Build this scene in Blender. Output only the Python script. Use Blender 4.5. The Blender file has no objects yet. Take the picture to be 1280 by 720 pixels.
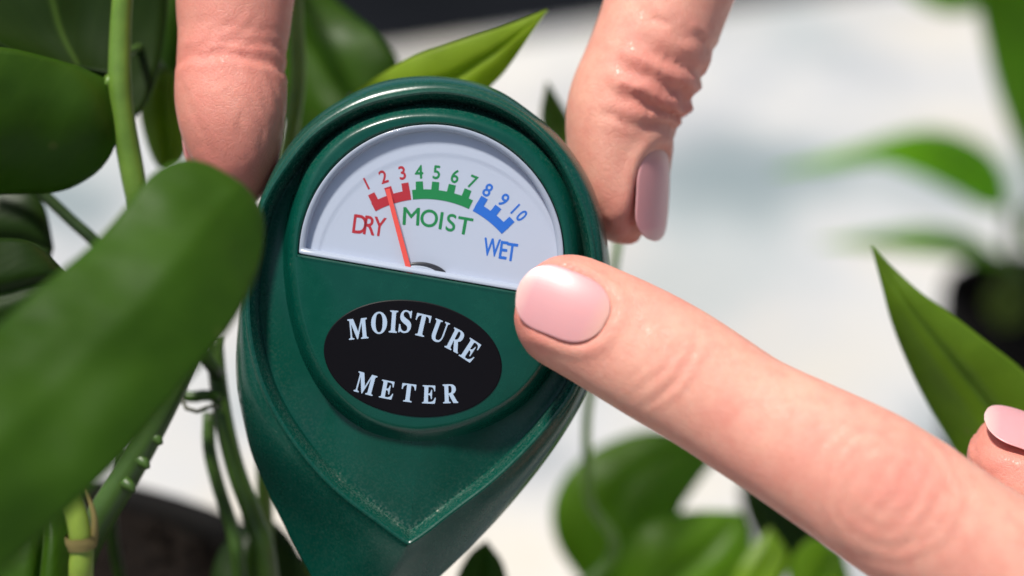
import bpy, bmesh, math, random
import numpy as np
from mathutils import Vector, Matrix, kdtree
R = math.radians
rng = np.random.RandomState(7)
random.seed(7)
sc = bpy.context.scene
col = sc.collection

# ------------------------------------------------------------------ camera, sky, sun, exposure
D0 = 302.0                      # mm from the lens to the dial (plane of focus)
PITCH = 25.0
TABLE_Z = 0.75
CAM = Vector((0, 0, TABLE_Z + 0.325))
cam = bpy.data.objects.new('camera', bpy.data.cameras.new('camera'))
col.objects.link(cam)
cam.location = CAM
cam.rotation_euler = (R(90 - PITCH), 0, 0)
cam.data.lens = 85
cam.data.sensor_width = 36
cam.data.clip_start = 0.01
cam.data.clip_end = 500
cam.data.dof.use_dof = True
cam.data.dof.focus_distance = D0 * 0.001 - 0.002
cam.data.dof.aperture_fstop = 8.5
cam.data.dof.aperture_blades = 9
sc.camera = cam

SUN = Vector((-0.27, -0.15, 0.94)).normalized()      # towards the sun
w = bpy.data.worlds.new('World'); sc.world = w
w.use_nodes = True
nt = w.node_tree
sky = nt.nodes.new('ShaderNodeTexSky')
sky.sky_type = 'NISHITA'; sky.sun_disc = False
sky.sun_elevation = math.asin(SUN.z)
sky.sun_rotation = math.atan2(SUN.x, SUN.y)
sky.dust_density = 2.5
sky.air_density = 1.0
nt.links.new(sky.outputs[0], nt.nodes['Background'].inputs[0])
nt.nodes['Background'].inputs[1].default_value = 0.080
sl = bpy.data.lights.new('sun', 'SUN')
sl.energy = 4.0; sl.angle = R(7); sl.color = (1.0, 0.955, 0.89)
so = bpy.data.objects.new('sun', sl); col.objects.link(so)
so.rotation_euler = SUN.to_track_quat('Z', 'Y').to_euler()
so.location = (0, 0, 3)
sc.view_settings.view_transform = 'Standard'
sc.view_settings.look = 'None'
sc.view_settings.gamma = 1
sc.view_settings.use_curve_mapping = False
sc.view_settings.exposure = 0.36
sc.render.engine = 'CYCLES'
try:
    sc.cycles.use_denoising = True
except Exception:
    pass

# ------------------------------------------------------------------ frames
RT = Vector((1, 0, 0))
UP = Vector((0, math.sin(R(PITCH)), math.cos(R(PITCH))))
BK = Vector((0, -math.cos(R(PITCH)), math.sin(R(PITCH))))
ORG = CAM - BK * (D0 * 0.001)
MR = np.array([list(RT), list(UP), list(BK)])         # rows

def P(px, py, z=0.0):
    """mm, held-object frame: right, up, towards the viewer; size at the dial is 0.1 mm per unit"""
    k = 0.1 * (D0 - z) / D0
    return np.array([(px - 640) * k, (360 - py) * k, z], float)

def W(v):
    v = np.asarray(v, float)
    return v @ MR * 0.001 + np.array(ORG)

# ------------------------------------------------------------------ helpers
def link(o, parent=None):
    col.objects.link(o)
    if parent is not None:
        o.parent = parent
    return o

def thing(name, label, cat, loc=(0, 0, 0), group=None):
    o = bpy.data.objects.new(name, None)
    o.location = loc
    o['label'] = label; o['category'] = cat
    if group: o['group'] = group
    o.empty_display_size = 0.01
    return link(o)

def absloc(o):
    v = Vector((0, 0, 0))
    while o is not None:
        v = v + o.location; o = o.parent
    return v

def obj(name, V, F, mat, parent=None, smooth=True, kind=None, label=None, uv=None, attrs=None, origin=None):
    V = np.asarray(V, float)
    base = absloc(parent) if parent is not None else Vector((0, 0, 0))
    o = bpy.data.objects.new(name, None) if False else None
    me = bpy.data.meshes.new(name)
    if origin is None:
        origin = V.mean(0) if parent is not None else np.zeros(3)
    me.from_pydata((V - np.array(origin)).tolist(), [], F if isinstance(F, list) else F.tolist())
    if smooth:
        me.polygons.foreach_set('use_smooth', [True] * len(me.polygons))
    if uv is not None:
        ul = me.uv_layers.new(name='UVMap')
        li = np.zeros(len(me.loops), np.int32); me.loops.foreach_get('vertex_index', li)
        ul.data.foreach_set('uv', np.asarray(uv, np.float32)[li].ravel())
    if attrs:
        for k, a in attrs.items():
            at = me.attributes.new(k, 'FLOAT', 'POINT')
            at.data.foreach_set('value', np.asarray(a, np.float32))
    me.materials.append(mat)
    me.update()
    o = bpy.data.objects.new(name, me)
    o.location = Vector(origin) - base
    if kind: o['kind'] = kind
    if label: o['label'] = label
    return link(o, parent)

def outward(o):
    bm = bmesh.new(); bm.from_mesh(o.data)
    bmesh.ops.recalc_face_normals(bm, faces=bm.faces)
    bm.to_mesh(o.data); bm.free()

def grid_faces(n, m, closed_m=False, off=0):
    i = np.arange(n - 1)[:, None]
    mm = m if closed_m else m - 1
    j = np.arange(mm)[None, :]
    j2 = (j + 1) % m
    a = i * m + j; b = i * m + j2; c = (i + 1) * m + j2; d = (i + 1) * m + j
    return (np.stack([a, b, c, d], -1).reshape(-1, 4) + off)

def spline(pts, n):
    """Catmull-Rom resample, uniform in chord length"""
    p = np.asarray(pts, float)
    if len(p) == 2:
        t = np.linspace(0, 1, n)[:, None]
        return p[0] * (1 - t) + p[1] * t
    q = np.vstack([2 * p[0] - p[1], p, 2 * p[-1] - p[-2]])
    out = []
    for i in range(1, len(q) - 2):
        t = np.linspace(0, 1, 24, endpoint=False)[:, None]
        a, b, c, d = q[i - 1], q[i], q[i + 1], q[i + 2]
        out.append(0.5 * ((2 * b) + (-a + c) * t + (2 * a - 5 * b + 4 * c - d) * t * t + (-a + 3 * b - 3 * c + d) * t ** 3))
    out = np.vstack(out + [p[-1:]])
    L = np.concatenate([[0], np.cumsum(np.linalg.norm(np.diff(out, axis=0), axis=1))])
    s = np.linspace(0, L[-1], n)
    return np.stack([np.interp(s, L, out[:, k]) for k in range(out.shape[1])], -1)

def nrm(v):
    return v / np.maximum(np.linalg.norm(v, axis=-1, keepdims=True), 1e-9)

def sstep(a, b, x):
    t = np.clip((x - a) / (b - a), 0, 1)
    return t * t * (3 - 2 * t)

def vnoise(p, seed=0):
    """cheap smooth value noise built from sines, p (...,3)"""
    r = np.random.RandomState(seed)
    out = 0
    for k in range(6):
        d = r.normal(size=3); d /= np.linalg.norm(d)
        f = r.uniform(0.6, 1.6)
        out = out + np.sin((p @ d) * f * 2 * math.pi + r.uniform(0, 6.28) + 0.7 * np.sin((p @ np.roll(d, 1)) * f * 3.1 + k))
    return out / 6

# ------------------------------------------------------------------ materials
def mat_new(name):
    m = bpy.data.materials.new(name); m.use_nodes = True
    t = m.node_tree
    return m, t, t.nodes['Principled BSDF']

def N(t, typ, **kw):
    n = t.nodes.new(typ)
    for k, v in kw.items():
        if k == 'ins':
            for i, x in v.items(): n.inputs[i].default_value = x
        else:
            setattr(n, k, v)
    return n

def ramp(t, fac, stops):
    r = t.nodes.new('ShaderNodeValToRGB')
    e = r.color_ramp.elements
    while len(e) < len(stops): e.new(0.5)
    for i, (p, c) in enumerate(stops):
        e[i].position = p; e[i].color = (*c, 1) if len(c) == 3 else c
    t.links.new(fac, r.inputs[0])
    return r

def mixc(t, fac, a, b, mode='MIX'):
    n = t.nodes.new('ShaderNodeMix'); n.data_type = 'RGBA'; n.blend_type = mode
    for idx, v in ((0, fac), (6, a), (7, b)):
        if hasattr(v, 'links') or hasattr(v, 'is_output'):
            t.links.new(v, n.inputs[idx])
        else:
            n.inputs[idx].default_value = v if idx == 0 else ((*v, 1) if len(v) == 3 else v)
    return n.outputs[2]

def bump(t, b, height, strength, dist):
    n = t.nodes.new('ShaderNodeBump')
    n.inputs['Strength'].default_value = strength
    n.inputs['Distance'].default_value = dist
    t.links.new(height, n.inputs['Height'])
    t.links.new(n.outputs[0], b.inputs['Normal'])
    return n

def simple(name, c, rough=0.5, coat=0.0, **kw):
    m, t, b = mat_new(name)
    b.inputs['Base Color'].default_value = (*c, 1)
    b.inputs['Roughness'].default_value = rough
    b.inputs['Coat Weight'].default_value = coat
    for k, v in kw.items(): b.inputs[k].default_value = v
    return m

def make_plastic():
    m, t, b = mat_new('green_plastic')
    tc = N(t, 'ShaderNodeTexCoord')
    n1 = N(t, 'ShaderNodeTexNoise', ins={'Scale': 260.0, 'Detail': 6.0, 'Roughness': 0.65})
    n2 = N(t, 'ShaderNodeTexNoise', ins={'Scale': 3200.0, 'Detail': 2.0, 'Roughness': 0.6})
    n3 = N(t, 'ShaderNodeTexVoronoi', ins={'Scale': 950.0})
    for n in (n1, n2, n3): t.links.new(tc.outputs['Object'], n.inputs['Vector'])
    base = mixc(t, n1.outputs[0], (0.0006, 0.042, 0.028), (0.0010, 0.066, 0.044))
    at = N(t, 'ShaderNodeAttribute', attribute_name='dust')
    # specks: small voronoi cells, thinned by noise, more of them in the grooves
    sp = ramp(t, n3.outputs['Distance'], [(0.10, (1, 1, 1)), (0.22, (0, 0, 0))])
    th = N(t, 'ShaderNodeMath', operation='ADD'); t.links.new(n1.outputs[0], th.inputs[0])
    sc_ = N(t, 'ShaderNodeMath', operation='MULTIPLY', ins={1: 0.24}); t.links.new(at.outputs['Fac'], sc_.inputs[0])
    t.links.new(sc_.outputs[0], th.inputs[1])
    thr = ramp(t, th.outputs[0], [(0.65, (0, 0, 0)), (0.80, (1, 1, 1))])
    mm = N(t, 'ShaderNodeMath', operation='MULTIPLY'); t.links.new(sp.outputs[0], mm.inputs[0]); t.links.new(thr.outputs[0], mm.inputs[1])
    film = N(t, 'ShaderNodeMath', operation='MULTIPLY'); t.links.new(at.outputs['Fac'], film.inputs[0])
    fr = ramp(t, n2.outputs[0], [(0.45, (0, 0, 0)), (0.75, (0.75, 0.75, 0.75))])
    t.links.new(fr.outputs[0], film.inputs[1])
    c1 = mixc(t, film.outputs[0], base, (0.20, 0.25, 0.21))
    c2 = mixc(t, mm.outputs[0], c1, (0.36, 0.37, 0.30))
    t.links.new(c2, b.inputs['Base Color'])
    rr = ramp(t, n1.outputs[0], [(0.3, (0.20,) * 3), (0.7, (0.31,) * 3)])
    t.links.new(rr.outputs[0], b.inputs['Roughness'])
    b.inputs['Specular IOR Level'].default_value = 0.42
    bump(t, b, n2.outputs[0], 0.12, 0.00008)
    return m

def make_skin(name='skin'):
    m, t, b = mat_new(name)
    tc = N(t, 'ShaderNodeTexCoord')
    def noise(s, d=4.0, r=0.6):
        n = N(t, 'ShaderNodeTexNoise', ins={'Scale': s, 'Detail': d, 'Roughness': r}); t.links.new(tc.outputs['Object'], n.inputs['Vector']); return n
    big, mid, fine = noise(95), noise(420, 5.0), noise(2600, 4.0, 0.7)
    vor = N(t, 'ShaderNodeTexVoronoi', ins={'Scale': 1900.0}); vor.feature = 'DISTANCE_TO_EDGE'
    wp = N(t, 'ShaderNodeVectorMath', operation='SCALE'); t.links.new(fine.outputs['Color'], wp.inputs[0]); wp.inputs['Scale'].default_value = 0.0006
    wa = N(t, 'ShaderNodeVectorMath', operation='ADD'); t.links.new(tc.outputs['Object'], wa.inputs[0]); t.links.new(wp.outputs[0], wa.inputs[1])
    t.links.new(wa.outputs[0], vor.inputs['Vector'])
    rb = ramp(t, big.outputs[0], [(0.32, (0.0, 0, 0)), (0.68, (1, 1, 1))])
    base = mixc(t, rb.outputs[0], (0.77, 0.405, 0.295), (0.745, 0.325, 0.245))
    rm = ramp(t, mid.outputs[0], [(0.42, (0, 0, 0)), (0.72, (0.42,) * 3)])
    base = mixc(t, rm.outputs[0], base, (0.64, 0.21, 0.155))
    at = N(t, 'ShaderNodeAttribute', attribute_name='pink')
    base = mixc(t, at.outputs['Fac'], base, (0.64, 0.19, 0.15))
    t.links.new(base, b.inputs['Base Color'])
    b.inputs['Subsurface Weight'].default_value = 0.35
    b.inputs['Subsurface Radius'].default_value = (1.0, 0.32, 0.18)
    b.inputs['Subsurface Scale'].default_value = 0.0016
    rr = ramp(t, mid.outputs[0], [(0.3, (0.36,) * 3), (0.7, (0.50,) * 3)])
    t.links.new(rr.outputs[0], b.inputs['Roughness'])
    b.inputs['Specular IOR Level'].default_value = 0.45
    ve = ramp(t, vor.outputs['Distance'], [(0.0, (0, 0, 0)), (0.12, (1, 1, 1))])
    hs = N(t, 'ShaderNodeMath', operation='MULTIPLY_ADD', ins={1: 0.55}); t.links.new(fine.outputs[0], hs.inputs[0]); t.links.new(ve.outputs[0], hs.inputs[2])
    v2 = N(t, 'ShaderNodeTexVoronoi', ins={'Scale': 880.0}); v2.feature = 'DISTANCE_TO_EDGE'; t.links.new(wa.outputs[0], v2.inputs['Vector'])
    v2r = ramp(t, v2.outputs['Distance'], [(0.0, (0, 0, 0)), (0.09, (0.8,) * 3)])
    h2 = N(t, 'ShaderNodeMath', operation='ADD'); t.links.new(hs.outputs[0], h2.inputs[0]); t.links.new(v2r.outputs[0], h2.inputs[1])
    bump(t, b, h2.outputs[0], 0.34, 0.00014)
    return m

def make_nail():
    m, t, b = mat_new('fingernail')
    tc = N(t, 'ShaderNodeTexCoord')
    uvn = N(t, 'ShaderNodeSeparateXYZ'); t.links.new(tc.outputs['UV'], uvn.inputs[0])
    # v runs from cuticle (0) to free edge (1): pale moon, pink bed, whiter edge
    r = ramp(t, uvn.outputs[1], [(0.0, (0.73, 0.37, 0.30)), (0.20, (0.70, 0.315, 0.315)), (0.84, (0.69, 0.31, 0.32)), (0.98, (0.74, 0.45, 0.41))])
    t.links.new(r.outputs[0], b.inputs['Base Color'])
    b.inputs['Roughness'].default_value = 0.34
    b.inputs['Specular IOR Level'].default_value = 0.38
    b.inputs['Subsurface Weight'].default_value = 0.35
    b.inputs['Subsurface Radius'].default_value = (1.0, 0.4, 0.3)
    b.inputs['Subsurface Scale'].default_value = 0.0015
    b.inputs['Coat Weight'].default_value = 0.15
    b.inputs['Coat Roughness'].default_value = 0.16
    wv = N(t, 'ShaderNodeTexNoise', ins={'Scale': 30.0, 'Detail': 2.0}); mp = N(t, 'ShaderNodeMapping')
    mp.inputs['Scale'].default_value = (1.0, 0.04, 1.0)
    t.links.new(tc.outputs['UV'], mp.inputs[0]); t.links.new(mp.outputs[0], wv.inputs['Vector'])
    bump(t, b, wv.outputs[0], 0.06, 0.0002)
    return m

def make_leaf_mat():
    m, t, b = mat_new('leaf_green')
    out = t.nodes['Material Output']
    tc = N(t, 'ShaderNodeTexCoord')
    oi = N(t, 'ShaderNodeObjectInfo')
    n1 = N(t, 'ShaderNodeTexNoise', ins={'Scale': 55.0, 'Detail': 6.0, 'Roughness': 0.6}); t.links.new(tc.outputs['Object'], n1.inputs['Vector'])
    n2 = N(t, 'ShaderNodeTexNoise', ins={'Scale': 900.0, 'Detail': 3.0}); t.links.new(tc.outputs['Object'], n2.inputs['Vector'])
    mod = ramp(t, n1.outputs[0], [(0.30, (0.72, 0.74, 0.60)), (0.70, (1.22, 1.18, 1.15))])
    base = mixc(t, 1.0, oi.outputs['Color'], mod.outputs[0], 'MULTIPLY')
    sep = N(t, 'ShaderNodeSeparateXYZ'); t.links.new(tc.outputs['UV'], sep.inputs[0])
    # midrib (u = 0.5) and side veins sweeping to the tip
    du = N(t, 'ShaderNodeMath', operation='SUBTRACT', ins={1: 0.5}); t.links.new(sep.outputs[0], du.inputs[0])
    ad = N(t, 'ShaderNodeMath', operation='ABSOLUTE'); t.links.new(du.outputs[0], ad.inputs[0])
    mr = ramp(t, ad.outputs[0], [(0.0, (0.55,) * 3), (0.022, (0, 0, 0))])
    ph = N(t, 'ShaderNodeMath', operation='MULTIPLY_ADD', ins={1: -1.1}); t.links.new(ad.outputs[0], ph.inputs[0]); t.links.new(sep.outputs[1], ph.inputs[2])
    ms = N(t, 'ShaderNodeMath', operation='MULTIPLY', ins={1: 62.0}); t.links.new(ph.outputs[0], ms.inputs[0])
    sn = N(t, 'ShaderNodeMath', operation='SINE'); t.links.new(ms.outputs[0], sn.inputs[0])
    vr = ramp(t, sn.outputs[0], [(0.80, (0, 0, 0)), (1.0, (0.025,) * 3)])
    vs = N(t, 'ShaderNodeMath', operation='ADD'); t.links.new(mr.outputs[0], vs.inputs[0]); t.links.new(vr.outputs[0], vs.inputs[1])
    base = mixc(t, vs.outputs[0], base, (0.12, 0.22, 0.035))
    vo = N(t, 'ShaderNodeTexVoronoi', ins={'Scale': 130.0}); t.links.new(tc.outputs['Object'], vo.inputs['Vector'])
    sp_ = ramp(t, vo.outputs['Distance'], [(0.04, (0.35,) * 3), (0.11, (0, 0, 0))])
    base = mixc(t, sp_.outputs[0], base, (0.16, 0.17, 0.05))
    t.links.new(base, b.inputs['Base Color'])
    rg = ramp(t, n1.outputs[0], [(0.3, (0.38,) * 3), (0.7, (0.54,) * 3)])
    t.links.new(rg.outputs[0], b.inputs['Roughness'])
    b.inputs['Specular IOR Level'].default_value = 0.30
    hh = N(t, 'ShaderNodeMath', operation='MULTIPLY_ADD', ins={1: 1.0}); t.links.new(n2.outputs[0], hh.inputs[0]); sn2 = N(t, 'ShaderNodeMath', operation='MULTIPLY', ins={1: 0.16}); t.links.new(sn.outputs[0], sn2.inputs[0]); t.links.new(sn2.outputs[0], hh.inputs[2])
    bump(t, b, hh.outputs[0], 0.14, 0.0002)
    tr = N(t, 'ShaderNodeBsdfTranslucent')
    tcol = mixc(t, 1.0, base, (3.0, 3.0, 0.8), 'MULTIPLY')
    t.links.new(tcol, tr.inputs[0])
    mx = N(t, 'ShaderNodeMixShader', ins={0: 0.42})
    t.links.new(b.outputs[0], mx.inputs[1]); t.links.new(tr.outputs[0], mx.inputs[2])
    t.links.new(mx.outputs[0], out.inputs[0])
    return m

def make_stem_mat():
    m, t, b = mat_new('stem_green')
    tc = N(t, 'ShaderNodeTexCoord'); oi = N(t, 'ShaderNodeObjectInfo')
    n1 = N(t, 'ShaderNodeTexNoise', ins={'Scale': 160.0, 'Detail': 5.0}); t.links.new(tc.outputs['Object'], n1.inputs['Vector'])
    mod = ramp(t, n1.outputs[0], [(0.30, (0.65, 0.70, 0.55)), (0.70, (1.25, 1.2, 1.1))])
    base = mixc(t, 1.0, oi.outputs['Color'], mod.outputs[0], 'MULTIPLY')
    t.links.new(base, b.inputs['Base Color'])
    b.inputs['Roughness'].default_value = 0.42
    b.inputs['Subsurface Weight'].default_value = 0.25
    b.inputs['Subsurface Radius'].default_value = (0.5, 1.0, 0.2)
    b.inputs['Subsurface Scale'].default_value = 0.001
    bump(t, b, n1.outputs[0], 0.25, 0.0004)
    return m

def make_window():
    m = bpy.data.materials.new('clear_plastic'); m.use_nodes = True
    t = m.node_tree; t.nodes.clear()
    out = N(t, 'ShaderNodeOutputMaterial')
    tr = N(t, 'ShaderNodeBsdfTransparent', ins={0: (0.975, 0.985, 0.99, 1)})
    gl = N(t, 'ShaderNodeBsdfGlossy', ins={'Roughness': 0.06})
    fr = N(t, 'ShaderNodeFresnel', ins={'IOR': 1.49})
    ge = N(t, 'ShaderNodeNewGeometry')                   # the sheet has two faces: same index seen from either side
    io = N(t, 'ShaderNodeMapRange', ins={3: 1.45, 4: 1 / 1.45}); t.links.new(ge.outputs['Backfacing'], io.inputs[0])
    t.links.new(io.outputs[0], fr.inputs[0])
    mx = N(t, 'ShaderNodeMixShader')
    t.links.new(fr.outputs[0], mx.inputs[0]); t.links.new(tr.outputs[0], mx.inputs[1]); t.links.new(gl.outputs[0], mx.inputs[2])
    t.links.new(mx.outputs[0], out.inputs[0])
    return m

def make_table_mat():
    m, t, b = mat_new('weathered_white_paint')
    tc = N(t, 'ShaderNodeTexCoord')
    n1 = N(t, 'ShaderNodeTexNoise', ins={'Scale': 5.5, 'Detail': 5.0, 'Roughness': 0.55}); t.links.new(tc.outputs['Object'], n1.inputs['Vector'])
    n2 = N(t, 'ShaderNodeTexNoise', ins={'Scale': 11.0, 'Detail': 4.0}); t.links.new(tc.outputs['Object'], n2.inputs['Vector'])
    r1 = ramp(t, n1.outputs[0], [(0.37, (0.26, 0.31, 0.305)), (0.48, (0.44, 0.445, 0.44)), (0.60, (0.56, 0.54, 0.49))])
    r2 = ramp(t, n2.outputs[0], [(0.36, (0.76, 0.77, 0.80)), (0.5, (1.0, 1.0, 1.0)), (0.66, (0.95, 0.92, 0.87))])
    c = mixc(t, 1.0, r1.outputs[0], r2.outputs[0], 'MULTIPLY')
    t.links.new(c, b.inputs['Base Color'])
    b.inputs['Roughness'].default_value = 0.55
    n3 = N(t, 'ShaderNodeTexNoise', ins={'Scale': 160.0, 'Detail': 4.0}); t.links.new(tc.outputs['Object'], n3.inputs['Vector'])
    bump(t, b, n3.outputs[0], 0.2, 0.001)
    return m

def make_ground_mat():
    m, t, b = mat_new('dark_ground')
    tc = N(t, 'ShaderNodeTexCoord')
    n1 = N(t, 'ShaderNodeTexNoise', ins={'Scale': 3.0, 'Detail': 8.0}); t.links.new(tc.outputs['Object'], n1.inputs['Vector'])
    r1 = ramp(t, n1.outputs[0], [(0.3, (0.003, 0.0035, 0.0045)), (0.7, (0.008, 0.009, 0.011))])
    t.links.new(r1.outputs[0], b.inputs['Base Color'])
    b.inputs['Roughness'].default_value = 0.95
    b.inputs['Specular IOR Level'].default_value = 0.03
    bump(t, b, n1.outputs[0], 0.3, 0.02)
    return m

def make_soil_mat():
    m, t, b = mat_new('potting_soil')
    tc = N(t, 'ShaderNodeTexCoord')
    n1 = N(t, 'ShaderNodeTexNoise', ins={'Scale': 220.0, 'Detail': 6.0, 'Roughness': 0.7}); t.links.new(tc.outputs['Object'], n1.inputs['Vector'])
    r1 = ramp(t, n1.outputs[0], [(0.3, (0.003, 0.002, 0.0015)), (0.6, (0.010, 0.007, 0.005)), (0.8, (0.035, 0.024, 0.017))])
    t.links.new(r1.outputs[0], b.inputs['Base Color'])
    b.inputs['Roughness'].default_value = 0.95
    b.inputs['Specular IOR Level'].default_value = 0.1
    bump(t, b, n1.outputs[0], 0.8, 0.002)
    return m

M_PLASTIC = make_plastic(); M_SKIN = make_skin(); M_NAIL = make_nail()
M_LEAF = make_leaf_mat(); M_STEM = make_stem_mat(); M_WINDOW = make_window()
M_TABLE = make_table_mat(); M_GROUND = make_ground_mat(); M_SOIL = make_soil_mat()
M_DIAL = simple('dial_white', (0.47, 0.515, 0.615), 0.42)
M_RIM = simple('dial_rim', (0.38, 0.425, 0.51), 0.35)
M_RED = simple('print_red', (0.42, 0.012, 0.02), 0.5)
M_GREEN = simple('print_green', (0.0, 0.20, 0.045), 0.5)
M_BLUE = simple('print_blue', (0.012, 0.13, 0.55), 0.5)
M_NEEDLE = simple('needle_red', (0.80, 0.085, 0.06), 0.4)
M_HUB = simple('hub_black', (0.012, 0.012, 0.016), 0.35)
M_PLATE = simple('label_black', (0.004, 0.0035, 0.005), 0.45, **{'Specular IOR Level': 0.10})
M_SILVER = simple('label_print', (0.38, 0.49, 0.63), 0.4)
M_POT = simple('black_pot', (0.006, 0.0055, 0.005), 0.7, **{'Specular IOR Level': 0.08})
M_STEEL = simple('steel', (0.6, 0.6, 0.6), 0.25, Metallic=1.0)
M_SHEATH = simple('dry_sheath', (0.19, 0.15, 0.045), 0.75)

# ------------------------------------------------------------------ ground and table
def ray_plane(px, py, zpl):
    d = np.array(W(P(px, py, 0))) - np.array(CAM)
    return np.array(CAM) + d * ((zpl - CAM.z) / d[2])

gv = np.array([[-60, -60, 0], [60, -60, 0], [60, 60, 0], [-60, 60, 0]], float)
obj('ground', gv, [[0, 1, 2, 3]], M_GROUND, kind='structure', smooth=False, origin=(0, 0, 0))

e1, e2 = ray_plane(497, 63, TABLE_Z), ray_plane(735, 30, TABLE_Z)
ex = (e2 - e1); ex[2] = 0; ex /= np.linalg.norm(ex)
ey = np.array([-ex[1], ex[0], 0])
ec = (e1 + e2) / 2
def box_verts(x0, x1, y0, y1, z0, z1):
    v = []
    for z in (z0, z1):
        for x, y in ((x0, y0), (x1, y0), (x1, y1), (x0, y1)):
            p = ec + ex * x + ey * y; v.append([p[0], p[1], z])
    return np.array(v)
BOXF = [[3, 2, 1, 0], [4, 5, 6, 7], [0, 1, 5, 4], [1, 2, 6, 5], [2, 3, 7, 6], [3, 0, 4, 7]]
table = thing('table', 'large pale weathered white table under the pots, with blue grey stains', 'table', (ec[0], ec[1], 0))
def bevelled(name, V, mat, par, wdt=0.004):
    o = obj(name, V, BOXF, mat, par, smooth=False)
    md = o.modifiers.new('bevel', 'BEVEL'); md.width = wdt; md.segments = 3
    return o
bevelled('tabletop', box_verts(-1.0, 0.9, -1.15, 0, TABLE_Z - 0.035, TABLE_Z), M_TABLE, table)
for lx, ly in ((-0.93, -1.08), (0.83, -1.08), (-0.93, -0.07), (0.83, -0.07)):
    bevelled('leg', box_verts(lx - 0.03, lx + 0.03, ly - 0.03, ly + 0.03, 0.0, TABLE_Z - 0.0352), M_TABLE, table)

# ------------------------------------------------------------------ pots with soil
def pot(name, label, x, y, zsoil, r, mat):
    h = zsoil - TABLE_Z
    root = thing(name, label, 'pot', (x, y, TABLE_Z))
    prof = [(0.0, 0.0), (r * 0.70, 0.0), (r * 0.74, 0.002), (r * 1.0, h - 0.010), (r * 1.03, h - 0.010), (r * 1.04, h - 0.008),
            (r * 1.04, h + 0.001), (r * 1.03, h + 0.002), (r * 1.0, h + 0.002), (r * 0.985, h), (r * 0.965, h - 0.012)]
    n = 72; a = np.linspace(0, 2 * math.pi, n, endpoint=False)
    V = np.array([[x + q * math.cos(t), y + q * math.sin(t), TABLE_Z + z] for q, z in prof for t in a])
    obj('pot_wall', V, grid_faces(len(prof), n, True), mat, root)
    m = 40
    rr = np.linspace(0, 1, m)[:, None] * r * 0.978
    X = x + rr * np.cos(a); Y = y + rr * np.sin(a)
    p = np.stack([X, Y, 0 * X], -1)
    Z = zsoil + 0.0022 * vnoise(p * 60, 3) + 0.0016 * vnoise(p * 210, 4) + 0.001 * rng.uniform(-1, 1, X.shape)
    V = np.stack([X, Y, Z], -1).reshape(-1, 3)
    obj('soil', V, grid_faces(m, n, True), M_SOIL, root)
    # crumbs lying on the soil: one joined mass
    V, F = [], []
    for k in range(500):
        q = r * 0.93 * math.sqrt(rng.rand()); t = rng.rand() * 6.283
        s = rng.uniform(0.0008, 0.0028)
        c = np.array([x + q * math.cos(t), y + q * math.sin(t), zsoil + s * 0.5])
        o = len(V)
        for d in ((1, 0, 0), (-1, 0, 0), (0, 1, 0), (0, -1, 0), (0, 0, 1), (0, 0, -1)):
            V.append(c + np.array(d) * s * rng.uniform(0.6, 1.3, 3))
        for f in ((0, 2, 4), (2, 1, 4), (1, 3, 4), (3, 0, 4), (2, 0, 5), (1, 2, 5), (3, 1, 5), (0, 3, 5)):
            F.append([o + i for i in f])
    obj('soil_crumbs', V, F, M_SOIL, root, smooth=False, kind='stuff')
    return root
SOIL_Z = CAM.z - 0.200
def pot_centre(q1, q2, r):
    """centre of the pot whose far rim passes through two points"""
    m = (q1 + q2) / 2; d = q2 - q1; h = math.sqrt(r * r - (d @ d) / 4); n = np.array([d[1], -d[0]]) / np.linalg.norm(d)
    c = m + n * h; c2 = m - n * h
    return c if c[1] < c2[1] else c2
POT_R = 0.082
POT_X, POT_Y = pot_centre(ray_plane(150, 598, SOIL_Z + 0.002)[:2], ray_plane(362, 676, SOIL_Z + 0.002)[:2], POT_R * 1.04)
print('pot', POT_X, POT_Y)
POT_C = (POT_X, POT_Y)
pot('plant_pot', 'black pot of dark soil in front with the green meter stuck in it', POT_C[0], POT_C[1], SOIL_Z, POT_R, M_POT)
sp = W(P(1304, 376, -262))
pot('plant_pot', 'small black pot of dark soil standing far right behind the pointing hand', sp[0], sp[1], sp[2], 0.0225, M_POT)

# ------------------------------------------------------------------ moisture meter
meter_root = W(P(440, 850, -8))
meter = thing('moisture_meter', 'dark green teardrop soil moisture meter with a half round dial, held in the pot', 'moisture meter', meter_root)
CC = np.array([538.0, 300.0])
NA = 720
TV = np.linspace(0, 1, NA, endpoint=False)
def star(pts, vert):
    """r(theta) contour about CC from traced points; vert = (x,y) sharp lower corner"""
    pts = np.asarray(list(pts) + [vert], float) - CC
    th = np.arctan2(pts[:, 0], pts[:, 1])              # 0 straight down, + to the right
    r = np.hypot(pts[:, 0], pts[:, 1])
    o = np.argsort(th); th, r = th[o], r[o]
    iv = int(np.argmin(np.hypot(*(pts[o] - (np.array(vert) - CC)).T)))
    t0 = th[iv]
    th = np.concatenate([th[iv:], th[:iv] + 2 * math.pi, [t0 + 2 * math.pi]]); r = np.concatenate([r[iv:], r[:iv], [r[iv]]])
    # pchip through the points, corner kept at the vertex
    h = np.diff(th); d = np.diff(r) / h
    mk = np.zeros_like(r)
    for k in range(1, len(r) - 1):
        mk[k] = (h[k] * d[k - 1] + h[k - 1] * d[k]) / (h[k] + h[k - 1])
    mk[0], mk[-1] = d[0], d[-1]
    def f(a):
        a = (a - t0) % (2 * math.pi) + t0
        i = np.clip(np.searchsorted(th, a, side='right') - 1, 0, len(h) - 1)
        u = (a - th[i]) / h[i]
        return ((2 * u**3 - 3 * u**2 + 1) * r[i] + (u**3 - 2 * u**2 + u) * h[i] * mk[i] + (-2 * u**3 + 3 * u**2) * r[i + 1] + (u**3 - u**2) * h[i] * mk[i + 1])
    return f, t0
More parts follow.
